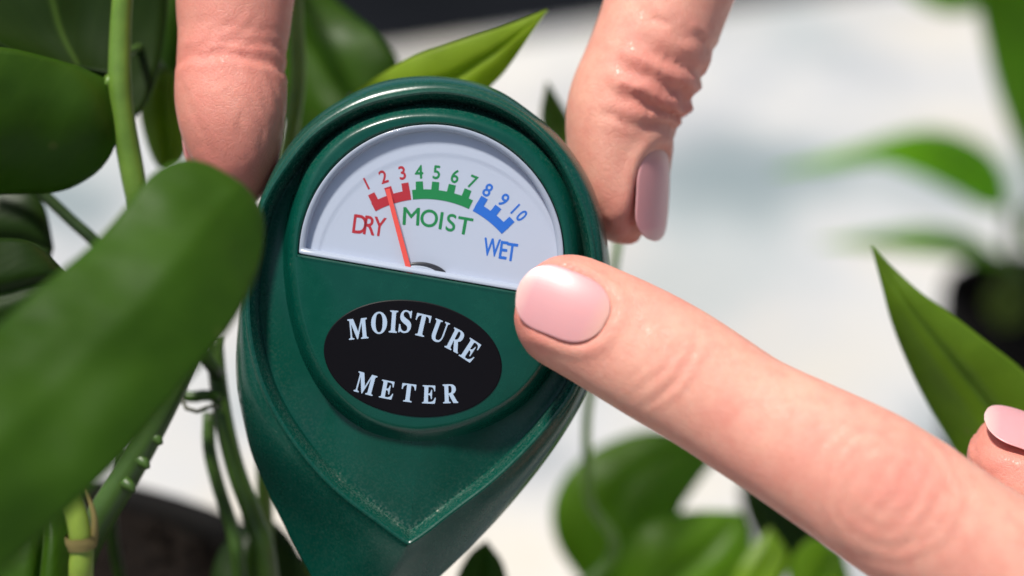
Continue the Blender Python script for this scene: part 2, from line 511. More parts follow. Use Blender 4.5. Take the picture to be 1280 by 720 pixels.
def contour(pts, vert, round_=0):
    f, t0 = star(pts, vert)
    tt = np.where(TV > 0.5, TV - 1, TV)
    a = 2 * math.pi * tt + t0 * (0.5 + 0.5 * np.cos(2 * math.pi * tt)) ** 2
    r = f(a)
    for _ in range(round_):
        r = (np.roll(r, 1) + np.roll(r, -1) + 2 * r) / 4
    return CC + np.stack([np.sin(a), np.cos(a)], -1) * r[:, None]
S_C = contour([(478, 95), (524, 89), (570, 92), (615, 104), (668, 138), (701, 167), (741, 226), (760, 288), (766, 345), (762, 410), (748, 465), (729, 508),
               (690, 572), (640, 636), (590, 690), (545, 733), (495, 775),
               (402, 772), (378, 722), (355, 680), (330, 630), (306, 575), (293, 520), (287, 475), (288, 430), (294, 370), (304, 310), (320, 250), (343, 197), (373, 157), (419, 121)], (430, 822), 4)
K_C = contour([(438, 134), (504, 115), (550, 111), (602, 120), (652, 144), (690, 179), (717, 222), (737, 276), (746, 330), (746, 385), (738, 440), (719, 490), (681, 541), (618, 604), (566, 644),
               (470, 655), (417, 614), (359, 546), (330, 495), (315, 450), (307, 400), (307, 350), (313, 300), (328, 250), (352, 210), (387, 168)], (511, 684), 2)
D_C = contour([(537, 134), (470, 144), (425, 166), (392, 200), (370, 250), (360, 305), (362, 360), (370, 405), (386, 452), (417, 500), (454, 528), (502, 542), (544, 542), (607, 526), (650, 500), (685, 458), (710, 405),
               (722, 345), (719, 285), (702, 228), (660, 174), (600, 144)], (523, 544), 12)
# dial: circle cut by the chord
chA, chB = np.array([371.0, 317.0]), np.array([705.0, 374.0])
def dial_contour(inset=0.0):
    cx, cy, rad = 539.0, 321.0, 166.0 - inset
    f0 = np.array([540.0, 300.0])
    tt = np.where(TV > 0.5, TV - 1, TV)
    a = 2 * math.pi * tt
    d = np.stack([np.sin(a), np.cos(a)], -1)
    oc = CC - np.array([cx, cy])
    bq = d @ oc; cq = oc @ oc - rad * rad
    tc = -bq + np.sqrt(bq * bq - cq)
    n = np.array([-(chB - chA)[1], (chB - chA)[0]]); n /= np.linalg.norm(n)      # points down (image)
    den = d @ n; num = (chA - n * inset - CC) @ n
    tl = np.where(den > 1e-6, num / np.maximum(den, 1e-6), 1e9)
    r = np.minimum(tc, tl)
    return CC + d * r[:, None]
def toP(c, z):
    z = np.broadcast_to(z, (len(c),)).astype(float)
    k = 0.1 * (D0 - 0) / D0
    return np.stack([(c[:, 0] - 640) * k, (360 - c[:, 1]) * k, z], -1)
def inset(c, d):
    """offset a contour inwards by d (units of 0.1 mm)"""
    for _ in range(1):
        tg = np.roll(c, -2, 0) - np.roll(c, 2, 0); tg = nrm(tg)
        nn = np.stack([tg[:, 1], -tg[:, 0]], -1)
        s = np.sign(((CC - c) * nn).sum(1)); nn = nn * s[:, None]
        c = c + nn * d
    return c
def shrink(c, k, ctr=CC):
    return ctr + (c - ctr) * k
rings, dust = [], []
def ring(c, z, du=0.0):
    rings.append(toP(c, z)); dust.append(np.broadcast_to(du, (NA,)))
lower = sstep(560, 660, K_C[:, 1])                       # 1 near the V
top = 1 - sstep(150, 260, K_C[:, 1])
ctrS = np.array([525.0, 420.0])
tt_ = np.abs(np.where(TV > 0.5, TV - 1, TV)); keel = 1 - sstep(0.03, 0.13, tt_)     # flat facets either side of the keel
ring(shrink(S_C, 0.05, ctrS), -21); ring(shrink(S_C, 0.55, ctrS), -20.5); ring(shrink(S_C, 0.80, ctrS), -18.5); ring(shrink(S_C, 0.93, ctrS), -15); ring(shrink(S_C, 0.985, ctrS), -11.5)
ring(shrink(S_C, 0.998, ctrS), -9.6); ring(inset(S_C, 1.5), -9.3); ring(inset(S_C, 1.5), -9.0); ring(S_C, -8.7)      # parting line
for k in np.linspace(0.12, 0.97, 12):
    th = (1 - k) * math.pi / 2
    q = keel[:, None]
    c = K_C + (S_C - K_C) * (math.sin(th) * (1 - q) + q * (1 - k))
    ring(c, (1 - keel) * (-8.7 + 8.35 * math.cos(th) ** 0.9) + keel * (-0.35 - 8.35 * (1 - k) ** 1.15), 0.12)
ring(K_C, -0.22, 0.12); ring(inset(K_C, 1.8), -0.05, 0.1); ring(inset(K_C, 3.8), 0.0, 0.1); ring(inset(K_C, 6.0), -0.12, 0.15); ring(inset(K_C, 8.5), -0.62, 0.2); ring(inset(K_C, 11), -1.45, 0.4)
ring(inset(K_C, 13), -2.5 + 0.4 * lower, 0.7)
moatK = inset(K_C, 14)
ring(moatK, -3.6 + 0.7 * lower, 1.0 * np.maximum(top, lower)); ring(inset(K_C, 15.5), -4.1 + 0.9 * lower, np.maximum(0.95 * top, 0.8 * lower))
for k in (0.1, 0.25, 0.45, 0.65, 0.85):
    c = inset(K_C, 15.5) * (1 - k) + inset(D_C, -9) * k
    zz = -4.15 + 0.5 * k + lower * (0.9 + 1.0 * k)
    ring(c, zz, 0.75 * top + 0.15 * (1 - k))
ring(inset(D_C, -9), -3.6 + 1.9 * lower, 0.8 * top)
ring(inset(D_C, -6), -3.0 + 1.6 * lower, 0.5 * top); ring(inset(D_C, -2), -1.7 + 0.7 * lower, 0.3 * top); ring(inset(D_C, 1), -1.15 + 0.4 * lower, 0.2 * top); ring(inset(D_C, 5), -0.68 + 0.3 * lower, 0.1); ring(inset(D_C, 9), -0.33 + 0.08 * lower); ring(inset(D_C, 12), -0.2)
dl = dial_contour(-0.5)
for k in (0.5,):
    ring(inset(D_C, 12) * (1 - k) + dial_contour(-5) * k, -0.2)
ring(dial_contour(-3.0), -0.2); ring(dial_contour(-1.0), -0.32); ring(dl, -0.6); ring(dl, -2.6)
V = np.vstack(rings)
F = grid_faces(len(rings), NA, True)
V = np.vstack([V, rings[0].mean(0)])
F = F.tolist() + [[len(V) - 1, (j + 1) % NA, j] for j in range(NA)]
body = obj('housing', W(V), F, M_PLASTIC, meter, attrs={'dust': np.concatenate(dust + [[0.0]])}); outward(body); body.data.set_sharp_from_angle(angle=R(28))

def plate(name, c, z0, z1, mat, bev=1.0, parent=meter, **kw):
    """closed slab of a star outline: c outline, from z0 up to z1 with a bevelled edge"""
    n = len(c); ctr = c.mean(0)
    if n == NA: ctr = CC
    rs = [toP(c, z0), toP(c, z1 - 0.05 * bev)]
    ci = c + (ctr - c) / np.linalg.norm(ctr - c, axis=1, keepdims=True) * bev
    rs += [toP(ci, z1), toP(ctr + (ci - ctr) * 0.5, z1)]
    V = np.vstack(rs + [toP(ctr[None], z1), toP(ctr[None], z0)])
    F = grid_faces(4, n, True).tolist()
    F += [[3 * n + j, 3 * n + (j + 1) % n, 4 * n] for j in range(n)] + [[(j + 1) % n, j, 4 * n + 1] for j in range(n)]
    o = obj(name, W(V), F, mat, parent, **kw); outward(o)
    return o
dial = plate('dial_face', dial_contour(0.6), -2.2, -1.7, M_DIAL, 0.2, smooth=False)
# clear window: a cap with a broad bevel
wr = [toP(dial_contour(q), z) for q, z in ((0.3, -1.5), (0.3, 0.02), (1.6, 0.36), (2.8, 0.42), (9.5, 0.34), (10.6, 0.26), (11.4, 0.12), (12.2, -0.02), (13.0, -0.05), (16.0, -0.05))]
wr.append(toP(shrink(dial_contour(16.0), 0.5), -0.05))
V = np.vstack(wr + [toP(CC[None], -0.05)])
F = grid_faces(len(wr), NA, True).tolist() + [[(len(wr) - 1) * NA + j, (len(wr) - 1) * NA + (j + 1) % NA, len(V) - 1] for j in range(NA)]
win = obj('dial_window', W(V), F, M_WINDOW, meter); outward(win)

rr_ = [toP(dial_contour(q), z) for q, z in ((0.6, -1.9), (0.6, -0.35), (1.6, -0.25), (7.2, -0.65), (8.2, -0.95), (8.6, -1.9))]
rim = obj('dial_rim', W(np.vstack(rr_)), grid_faces(len(rr_), NA, True), M_RIM, meter); outward(rim)
# --- print on the dial
AC = np.array([530.0, 377.0])
def arc_piece(name, a0, a1, ticks, mat):
    pts_o, pts_i = [], []
    A = np.linspace(a0, a1, 160)
    up = np.zeros_like(A) + 141.0
    for tk in ticks:
        up = np.where(np.abs((A - tk) * math.pi / 180 * 146) < 4.6, 151.0, up)
    V, F = [], []
    def pt(a, r):
        return AC + r * np.array([math.sin(R(a)), -math.cos(R(a))])
    n = len(A)
    lo = np.array([pt(a, 129.0) for a in A]); hi = np.array([pt(a, u) for a, u in zip(A, up)])
    for z in (-1.69, -1.66):
        V.append(toP(lo, z)); V.append(toP(hi, z))
    V = np.vstack(V)
    for j in range(n - 1):
        F.append([2 * n + j, 2 * n + j + 1, 3 * n + j + 1, 3 * n + j])
        F.append([3 * n + j, 3 * n + j + 1, n + j + 1, n + j])
        F.append([j, j + 1, 2 * n + j + 1, 2 * n + j])
    F.append([0, 2 * n, 3 * n, n]); F.append([n - 1, 2 * n - 1, 4 * n - 1, 3 * n - 1])
    return obj(name, W(V), F, mat, dial, smooth=False)
arc_piece('scale_band', -28.4, -7.4, (-26.3, -17.8, -9.4), M_RED)['label'] = 'red scale band'
arc_piece('scale_band', -6.4, 25.6, (-2.4, 5.4, 13.4, 21.2), M_GREEN)['label'] = 'green scale band'
arc_piece('scale_band', 28.0, 48.8, (30.0, 38.0, 46.8), M_BLUE)['label'] = 'blue scale band'

_glyph = {}
def glyph(ch):
    if ch not in _glyph:
        cu = bpy.data.curves.new('t', 'FONT'); cu.body = ch; cu.size = 1.0; cu.resolution_u = 6; cu.fill_mode = 'FRONT'
        o = bpy.data.objects.new('t', cu); col.objects.link(o)
        bpy.context.view_layer.update()
        dg = bpy.context.evaluated_depsgraph_get()
        me = bpy.data.meshes.new_from_object(o.evaluated_get(dg))
        v = np.array([x.co[:2] for x in me.vertices]); f = [list(p.vertices) for p in me.polygons]
        bpy.data.objects.remove(o); bpy.data.curves.remove(cu); bpy.data.meshes.remove(me)
        _glyph[ch] = (v, f)
    return _glyph[ch]
def text(name, items, mat, z, parent, bold=0.0):
    """items: (char, x, y, height, angle deg clockwise, width scale); flat print as one thin part"""
    V, F = [], []; off = 0
    for ch, x, y, h, ang, xs in items:
        v, f = glyph(ch)
        mn, mx = v.min(0), v.max(0)
        q = (v - (mn + mx) / 2) * (h / (mx[1] - mn[1]))
        q[:, 0] *= xs
        c, s = math.cos(R(ang)), math.sin(R(ang))
        X = x + q[:, 0] * c + q[:, 1] * s
        Y = y + q[:, 0] * s - q[:, 1] * c
        for bx, by, bz in (((0, 0, 0), (bold, 0, .002), (-bold, 0, .004), (0, bold, .006), (0, -bold, .008)) if bold else ((0, 0, 0),)):
            V.append(toP(np.stack([X + bx, Y + by], -1), z + bz)); F += [[i + off for i in p] for p in f]; off += len(v)
    return obj(name, W(np.vstack(V)), F, mat, parent, smooth=False)
def polar(ch, a, r, h, xs=0.9):
    return (ch, AC[0] + r * math.sin(R(a)), AC[1] - r * math.cos(R(a)), h, a, xs)
ZP = -1.685
text('scale_digits', [polar('1', -26.2, 165, 15, .8), polar('2', -18.2, 165, 16), polar('3', -9.8, 164, 16.5)], M_RED, ZP, dial, 0.45)
text('scale_digits', [polar('4', -2.4, 163, 16.5), polar('5', 5.4, 163, 16.5), polar('6', 13.8, 162, 16.5), polar('7', 22, 162, 16)], M_GREEN, ZP, dial, 0.45)
text('scale_digits', [polar('8', 29.6, 161, 16.5), polar('9', 38.0, 162, 16.5), polar('1', 44.4, 163, 15.5, .8), polar('0', 48.6, 163, 15.5, .8)], M_BLUE, ZP, dial, 0.45)
text('lettering', [('D', 449, 280, 23, 7, .78), ('R', 461.5, 281.5, 23, 8, .78), ('Y', 473.5, 283, 23, 8, .72)], M_RED, ZP, dial, 0.45)
text('lettering', [('M', 513.5, 270, 21.5, 3, 1.0), ('O', 536, 272.5, 21.5, 6, .95), ('I', 551, 275.5, 21, 8, 1.0), ('S', 563.5, 278, 21.5, 9, .95), ('T', 580.5, 282, 21, 10, 1.05)], M_GREEN, ZP, dial, 0.45)
text('lettering', [('W', 614.5, 309, 22, 7, .60), ('E', 629.5, 312.5, 22, 8, .72), ('T', 639.5, 315, 22, 8, .72)], M_BLUE, ZP, dial, 0.45)

# --- needle and hub
def strip(name, a, b, w0, w1, z0, z1, mat, parent):
    a, b = np.array(a, float), np.array(b, float); d = nrm(b - a); n = np.array([-d[1], d[0]])
    c = np.array([a + n * w0, a - n * w0, b - n * w1, b + n * w1])
    V = np.vstack([toP(c, z0), toP(c, z1)])
    o = obj(name, W(V), BOXF, mat, parent, smooth=False); outward(o); return o
strip('needle', (513, 345), (484, 236), 3.3, 2.7, -0.85, -0.65, M_NEEDLE, meter)
th = np.linspace(0, 2 * math.pi, 40, endpoint=False)
def ell(cx, cy, a, b, ang, n=96):
    th = np.linspace(0, 2 * math.pi, n, endpoint=False)
    c, s = math.cos(R(ang)), math.sin(R(ang))
    return np.stack([cx + a * np.cos(th) * c - b * np.sin(th) * s, cy + a * np.cos(th) * s + b * np.sin(th) * c], -1)
hub_c = ell(531, 341, 28, 13, 10)
hub = plate('needle_hub', hub_c, -1.69, -1.0, M_HUB, 2.0)
plate('hub_cover', ell(526, 345, 26, 12.5, 10), -1.02, -0.9, M_RIM, 1.0, parent=hub)

# --- black oval name plate with curved lettering
pl = plate('name_plate', ell(516, 448, 112, 72, 9, 160), -0.35, -0.05, M_PLATE, 1.2, smooth=False)
def mb(c):
    return chr(0x1D400 + ord(c) - 65)         # serif bold capitals
zt = -0.03
text('lettering', [(mb('M'), 447.5, 411, 25, -5, .72), (mb('O'), 474, 403.5, 27, 1, .72), (mb('I'), 492, 402, 27, 4, .70), (mb('S'), 507, 402, 28, 7, .78), (mb('T'), 527.5, 406.5, 27, 13, .76),
                   (mb('U'), 549, 414, 27, 20, .70), (mb('R'), 570, 425.5, 27, 27, .66), (mb('E'), 588, 438, 26, 33, .74)], M_SILVER, zt, pl, 0.35)
text('lettering', [(mb('M'), 457, 479.5, 25, 15, .72), (mb('E'), 484, 487, 22, 11, .82), (mb('T'), 510.5, 491, 22, 7, .88), (mb('E'), 536.5, 493, 22, 2, .82), (mb('R'), 563, 492, 23, -2, .78)], M_SILVER, zt, pl, 0.35)

# --- probe rod into the soil
def tube(pts, rad, n=14, seg=None, cap=True):
    pts = np.asarray(pts, float)
    m = seg or max(8, int(np.sum(np.linalg.norm(np.diff(pts, axis=0), axis=1)) / 1.5))
    c = spline(pts, m)
    r = np.interp(np.linspace(0, 1, m), np.linspace(0, 1, len(np.atleast_1d(rad))), np.atleast_1d(rad)) if np.ndim(rad) else np.full(m, rad)
    tg = nrm(np.gradient(c, axis=0))
    ref = np.array([0.13, 0.21, 0.97])
    u = nrm(np.cross(tg, ref)); v = np.cross(tg, u)
    a = np.linspace(0, 2 * math.pi, n, endpoint=False)
    V = c[:, None] + r[:, None, None] * (u[:, None] * np.cos(a)[None, :, None] + v[:, None] * np.sin(a)[None, :, None])
    V = V.reshape(-1, 3); F = grid_faces(m, n, True).tolist()
    if cap:
        V = np.vstack([V, c[0], c[-1]])
        F += [[j, (j + 1) % n, len(V) - 2][::-1] for j in range(n)] + [[(m - 1) * n + j, (m - 1) * n + (j + 1) % n, len(V) - 1] for j in range(n)]
    return V, F
pv, pf = tube([P(446, 836, -9), P(412, 1010, -9), P(395, 1100, -9)], 1.6, 16)
obj('probe', W(pv), pf, M_STEEL, meter)

# ------------------------------------------------------------------ leaves and stems
def leaf(left, right, parent, color, cup=2.0, fold=1.5, wave=0.5, thick=0.5, seed=0, label=None, n=46, m=22, rib=True):
    """left/right edges from base to tip (shared ends), each (x, y, z); real 3D blade with rib, cup and thickness"""
    Lp = spline([P(*q) for q in left], n); Rp = spline([P(*q) for q in right], n)
    u = np.linspace(0, 1, m)[None, :, None]
    G = Lp[:, None] * (1 - u) + Rp[:, None] * u
    wdt = np.linalg.norm(Rp - Lp, axis=1)
    tv = nrm(np.gradient((Lp + Rp) / 2, axis=0)); ac = nrm(Rp - Lp + 1e-6)
    nn = nrm(np.cross(ac, tv)); nn = nn * np.where(nn[:, 2:3] < 0, -1, 1)
    uu = u[0, :, 0] * 2 - 1
    k = np.clip(wdt / max(wdt.max(), 1e-6), 0, 1)[:, None]
    h = cup * (1 - uu[None, :] ** 2) * k - fold * np.exp(-(uu[None, :] / 0.16) ** 2) * k
    h = h + wave * k * vnoise(G / 14.0, seed) + 0.35 * wave * k * np.abs(uu)[None, :] * vnoise(G / 5.0, seed + 9)
    G = G + nn[:, None, :] * h[..., None]
    V = G.reshape(-1, 3)
    Fr = grid_faces(n, m)
    us = u[0, :, 0] if rib else 0.56 + 0.44 * u[0, :, 0]
    uv = np.stack(np.broadcast_arrays(us[None, :], np.linspace(0, 1, n)[:, None]), -1).reshape(-1, 2)
    o = obj('leaf', W(V), Fr.tolist(), M_LEAF, parent, uv=uv, label=label)
    o.color = (*color, 1)
    sd = o.modifiers.new('thickness', 'SOLIDIFY'); sd.thickness = thick * 0.001; sd.offset = 0
    return o
def stem(pts, rad, parent, color, name='stem', label=None, n=14):
    V, F = tube([P(*q) for q in pts], rad, n)
    o = obj(name, W(V), F, M_STEM, parent, label=label)
    o.color = (*color, 1)
    return o
def to_px(wp):
    v = MR @ ((np.asarray(wp) - np.array(ORG)) * 1000)
    k = 0.1 * (D0 - v[2]) / D0
    return (640 + v[0] / k, 360 - v[1] / k, v[2])
def rooted(q):
    """the spot in the soil of the front pot nearest to a stem's lower end"""
    wp = W(P(*q)); c = np.array([POT_X, POT_Y]); d = wp[:2] - c; L = np.linalg.norm(d)
    c = c + d / max(L, 1e-9) * min(L, POT_R * 0.80)
    return to_px([c[0], c[1], SOIL_Z - 0.012])
def petiole(a, color, rad=0.9, bend=0.0, mid=None):
    e = rooted(a)
    m = mid or ((a[0] + e[0]) / 2 + bend, (a[1] * 0.4 + e[1] * 0.6), (a[2] + e[2]) / 2)
    return stem([a, m, e], [rad * 0.8, rad, rad * 1.2], main, color)
DK = (0.018, 0.046, 0.004); MD = (0.038, 0.100, 0.003); LT = (0.085, 0.165, 0.010); YL = (0.11, 0.17, 0.014); ST = (0.12, 0.22, 0.030); SD = (0.05, 0.105, 0.018)
main = thing('pothos_plant', 'leafy green pothos plant in the front pot, leaves all round the meter', 'plant', (POT_C[0], POT_C[1], SOIL_Z))
# big near leaf
leaf([(-190, 690, 62), (-120, 545, 60), (-55, 452, 55), (0, 406, 50), (58, 354, 46), (108, 312, 42), (155, 262, 38), (190, 220, 35), (225, 202, 33), (262, 207, 32), (300, 231, 31)],
     [(-190, 690, 62), (-130, 785, 66), (-60, 760, 66), (0, 716, 64), (66, 660, 60), (130, 600, 56), (190, 532, 51), (240, 470, 46), (280, 420, 42), (306, 378, 38), (323, 335, 34), (330, 290, 32), (322, 256, 31), (300, 231, 31)],
     main, MD, cup=2.2, fold=-0.3, wave=0.8, thick=0.4, seed=1, rib=False, label='big broad leaf nearest the viewer', n=70, m=30)
# leaf with a sheen at left
leaf([(131, 100, -12), (90, 82, -9), (40, 68, -6), (0, 60, -4), (-90, 55, 0), (-190, 90, 2), (-270, 170, 2)],
     [(131, 100, -12), (144, 150, -12), (142, 185, -12), (120, 215, -13), (80, 236, -13), (30, 241, -12), (-40, 240, -10), (-150, 220, -6), (-270, 170, 2)],
     main, (0.042, 0.105, 0.005), cup=3.0, fold=0.0, wave=0.9, seed=2, rib=False)
# dark leaf at the top left, seen from below
leaf([(150, 92, -20), (105, 84, -20), (55, 77, -19), (0, 57, -18), (-70, 10, -18), (-110, -120, -18), (-20, -290, -20), (80, -380, -22)],
     [(150, 92, -20), (158, 128, -22), (169, 147, -24), (190, 112, -26), (204, 58, -27), (210, 0, -27), (213, -100, -26), (170, -260, -24), (80, -380, -22)],
     main, DK, cup=-3.0, fold=-0.5, wave=0.6, seed=3)
leaf([(202, 85, -42), (183, 112, -42), (177, 140, -42), (184, 175, -42), (196, 204, -42), (209, 213, -42)],
     [(202, 85, -42), (224, 100, -42), (232, 140, -42), (234, 175, -42), (226, 200, -42), (209, 213, -42)], main, (0.13, 0.20, 0.012), seed=4)
leaf([(215, -60, -50), (196, 0, -50), (198, 60, -50), (212, 118, -50)], [(215, -60, -50), (262, 0, -50), (250, 70, -50), (212, 118, -50)], main, MD, seed=5)
# lower left dark leaves
leaf([(-160, 350, 14), (-70, 305, 14), (0, 299, 13), (42, 306, 12), (84, 345, 10)], [(-160, 350, 14), (-80, 430, 14), (0, 440, 13), (60, 400, 12), (84, 345, 10)], main, DK, cup=3, seed=6)
leaf([(-120, 280, -28), (-40, 245, -28), (20, 236, -28), (52, 252, -28), (66, 310, -28)], [(-120, 280, -28), (-60, 350, -28), (0, 370, -28), (50, 350, -28), (66, 310, -28)], main, DK, cup=2, seed=7)
# behind the meter
leaf([(440, 118, -26), (480, 92, -25), (520, 70, -24), (570, 53, -23), (620, 37, -22), (655, 25, -21), (684, 13, -20)],
     [(440, 118, -26), (500, 140, -26), (570, 140, -26), (618, 102, -24), (640, 76, -23), (662, 45, -21), (684, 13, -20)], main, (0.21, 0.30, 0.018), cup=1.2, fold=1.0, seed=8)
leaf([(330, -90, -58), (395, -20, -58), (440, 18, -58), (476, 48, -56), (500, 84, -55), (490, 130, -55), (470, 170, -56)],
     [(330, -90, -58), (320, 0, -60), (330, 90, -60), (360, 160, -60), (400, 195, -58), (440, 190, -57), (470, 170, -56)], main, MD, cup=3, fold=1.2, seed=9)
leaf([(712, 260, -52), (690, 200, -55), (677, 150, -58), (684, 104, -60)], [(712, 260, -52), (732, 215, -55), (716, 160, -58), (684, 104, -60)], main, LT, seed=11)
# right hand sharp leaf
leaf([(1330, 720, -30), (1235, 630, -32), (1190, 555, -31), (1158, 500, -29), (1133, 448, -27), (1115, 402, -25), (1103, 358, -24), (1089, 309, -24)],
     [(1330, 720, -30), (1390, 620, -26), (1345, 540, -25), (1285, 470, -24), (1240, 432, -23), (1190, 394, -23), (1148, 364, -23), (1114, 334, -24), (1089, 309, -24)],
     main, (0.115, 0.20, 0.013), cup=2.2, fold=1.0, wave=0.4, seed=12, label='pointed leaf above the pointing finger')
# low right, beyond the pot rim
leaf([(890, 775, -108), (770, 755, -110), (708, 700, -112), (690, 640, -112), (712, 588, -112), (762, 552, -114), (825, 538, -114), (905, 560, -112)],
     [(890, 775, -108), (862, 740, -108), (845, 690, -108), (850, 640, -109), (868, 610, -110), (905, 560, -112)], main, (0.10, 0.20, 0.010), cup=1.5, seed=13)
leaf([(790, 790, -92), (770, 720, -92), (800, 660, -92), (860, 640, -94), (925, 640, -96)], [(790, 790, -92), (850, 790, -92), (920, 750, -94), (940, 690, -95), (925, 640, -96)], main, (0.12, 0.24, 0.012), cup=3, seed=14)
leaf([(1010, 735, -135), (955, 690, -136), (925, 620, -138), (945, 575, -140)], [(1010, 735, -135), (1035, 690, -136), (1015, 620, -138), (945, 575, -140)], main, DK, cup=2, seed=15)
leaf([(905, 760, -80), (925, 705, -80), (962, 660, -82)], [(905, 760, -80), (960, 745, -80), (985, 700, -81), (962, 660, -82)], main, (0.17, 0.28, 0.015), cup=1, seed=16)
leaf([(1000, 770, -82), (985, 710, -82), (1015, 672, -82), (1052, 690, -84)], [(1000, 770, -82), (1045, 765, -82), (1062, 735, -83), (1052, 690, -84)], main, (0.17, 0.30, 0.015), cup=1, seed=17)
leaf([(590, 790, -48), (570, 735, -49), (585, 695, -50), (608, 676, -50)], [(590, 790, -48), (632, 760, -49), (630, 710, -50), (608, 676, -50)], main, MD, cup=1, seed=18)
leaf([(20, 800, 12), (0, 720, 12), (20, 650, 10), (62, 612, 8)], [(20, 800, 12), (80, 780, 10), (95, 690, 9), (62, 612, 8)], main, MD, cup=2, seed=20)
leaf([(330, 800, -40), (270, 760, -42), (275, 690, -44), (330, 640, -46)], [(330, 800, -40), (385, 770, -42), (372, 690, -44), (330, 640, -46)], main, DK, cup=2, seed=21)
# stems
for a_, c_, b_ in (((712, 260, -52), MD, 60), ((905, 760, -80), ST, 0), ((1000, 770, -82), ST, 0), ((590, 790, -48), SD, 0), ((20, 800, 12), SD, 0), ((330, 800, -40), SD, 0), ((-160, 350, 14), SD, -60), ((-120, 280, -28), SD, -60), ((-190, 690, 62), SD, -40)):
    petiole(a_, c_, bend=b_)
petiole((440, 118, -26), ST, mid=(470, 420, -40))
stem([(215, -60, -50), (190, -110, -30), (165, -120, -8)], [0.7, 0.8], main, SD)
stem([(202, 85, -42), (180, 60, -30), (154, 70, -13)], [0.5, 0.6], main, SD)
stem([(330, -90, -58), (345, -110, -45), (366, -60, -30)], [0.8, 0.9], main, SD)
stem([(131, 100, -12), (142, 108, -12.5), (151, 120, -12)], [1.0, 1.2], main, ST)
stem([(165, -120, -8), (157, -40, -11), (151, 40, -12), (151, 120, -12), (163, 200, -13), (178, 270, -14), (200, 340, -16), (225, 440, -18), (215, 500, -20)], [1.25, 1.35, 1.5, 1.6, 1.5, 1.5, 1.4], main, ST)
stem([(-30, 190, -22), (20, 215, -22), (58, 246, -22), (90, 276, -22), (125, 308, -22), (190, 380, -22), (250, 440, -22), (274, 470, -24)], [0.8, 0.8, 0.9, 0.9], main, DK)
stem([(235, 440, -12), (214, 490, -12), (188, 540, -12), (160, 590, -13), (130, 640, -14), (100, 700, -16), (80, 790, -20), rooted((95, 960, -40))], [1.6, 1.9, 2.1, 2.2, 2.1, 2.0], main, SD)
for kx, ky in ((203, 552), (187, 582), (169, 611)):
    stem([(kx - 12, ky - 8, -11.5), (kx - 5, ky - 2, -11), (kx - 2, ky + 4, -11)], [0.9, 0.75, 0.35], main, SD, 'root_nub')
sheath_stem = stem([rooted((105, 900, 4)), (104, 760, 12), (103, 700, 14), (100, 660, 15), (92, 630, 15), (80, 600, 15)], [1.7, 1.75, 1.75, 1.8, 1.5, 1.3], main, (0.20, 0.29, 0.04), label='yellow green stem with a dry sheath')
V, F = tube([P(103, 684, 14.2), P(102, 676, 14.4), P(101, 668, 14.6)], [1.79, 1.90, 1.84], 20, cap=False)
V = V + 0.16 * vnoise(V / 1.1, 5)[:, None]
obj('sheath', W(V), F, M_SHEATH, sheath_stem)
V, F = tube([P(117, 676, 14.6), P(119, 660, 15.2), P(117, 640, 15.6), P(108, 612, 15.8)], [0.5, 0.42, 0.3, 0.1], 10)
obj('sheath_flap', W(V), F, M_SHEATH, sheath_stem)
stem([(268, 420, -26), (272, 470, -26), (281, 530, -26), (296, 590, -27), (318, 650, -28), (335, 720, -30), rooted((350, 980, -45))], [1.2, 1.3, 1.5, 1.6, 1.5], main, SD)
stem([(262, 515, -30), (262, 560, -30), (274, 610, -31), (290, 660, -32), (300, 720, -33), rooted((330, 980, -46))], [0.9, 1.0, 1.1, 1.1], main, SD)
stem([(222, 492, -24), (240, 496, -24), (258, 494, -24), (275, 498, -25)], [0.6, 0.8, 0.8, 0.6], main, MD)
stem([(232, 485, -20), (228, 500, -19), (236, 513, -18), (250, 514, -18), (262, 508, -20), (275, 509, -24)], 0.28, main, (0.03, 0.035, 0.012), 'tendril')
stem([(366, -60, -30), (371, 30, -30), (373, 100, -31), (364, 165, -32), (340, 300, -36), (330, 560, -40), rooted((345, 980, -50))], [1.0, 1.1, 1.15, 1.1], main, ST)
stem([(782, 250, -64), (770, 320, -64), (752, 430, -64), (734, 520, -66), (736, 620, -70), (742, 720, -76), rooted((700, 980, -80))], [0.6, 0.7, 0.85, 1.0, 1.1], main, (0.11, 0.24, 0.02))
stem([(1330, 720, -30), (1250, 820, -32), (1050, 930, -40), rooted((850, 1010, -48))], [0.9, 1.1, 1.3], main, SD)
stem([(890, 775, -108), (830, 850, -100), rooted((760, 960, -84))], [1.0, 1.2], main, SD)
stem([(1010, 735, -135), (930, 850, -110), rooted((800, 960, -84))], [0.9, 1.1], main, SD)
stem([(790, 790, -92), (740, 890, -86), rooted((690, 980, -80))], [0.9, 1.1], main, SD)
stem([(60, 640, 8), (60, 760, 4), rooted((120, 960, -20))], [0.9, 1.1], main, SD)
stem([(150, 560, -34), (140, 640, -36), (150, 720, -40), rooted((200, 940, -50))], [0.8, 0.9], main, DK)

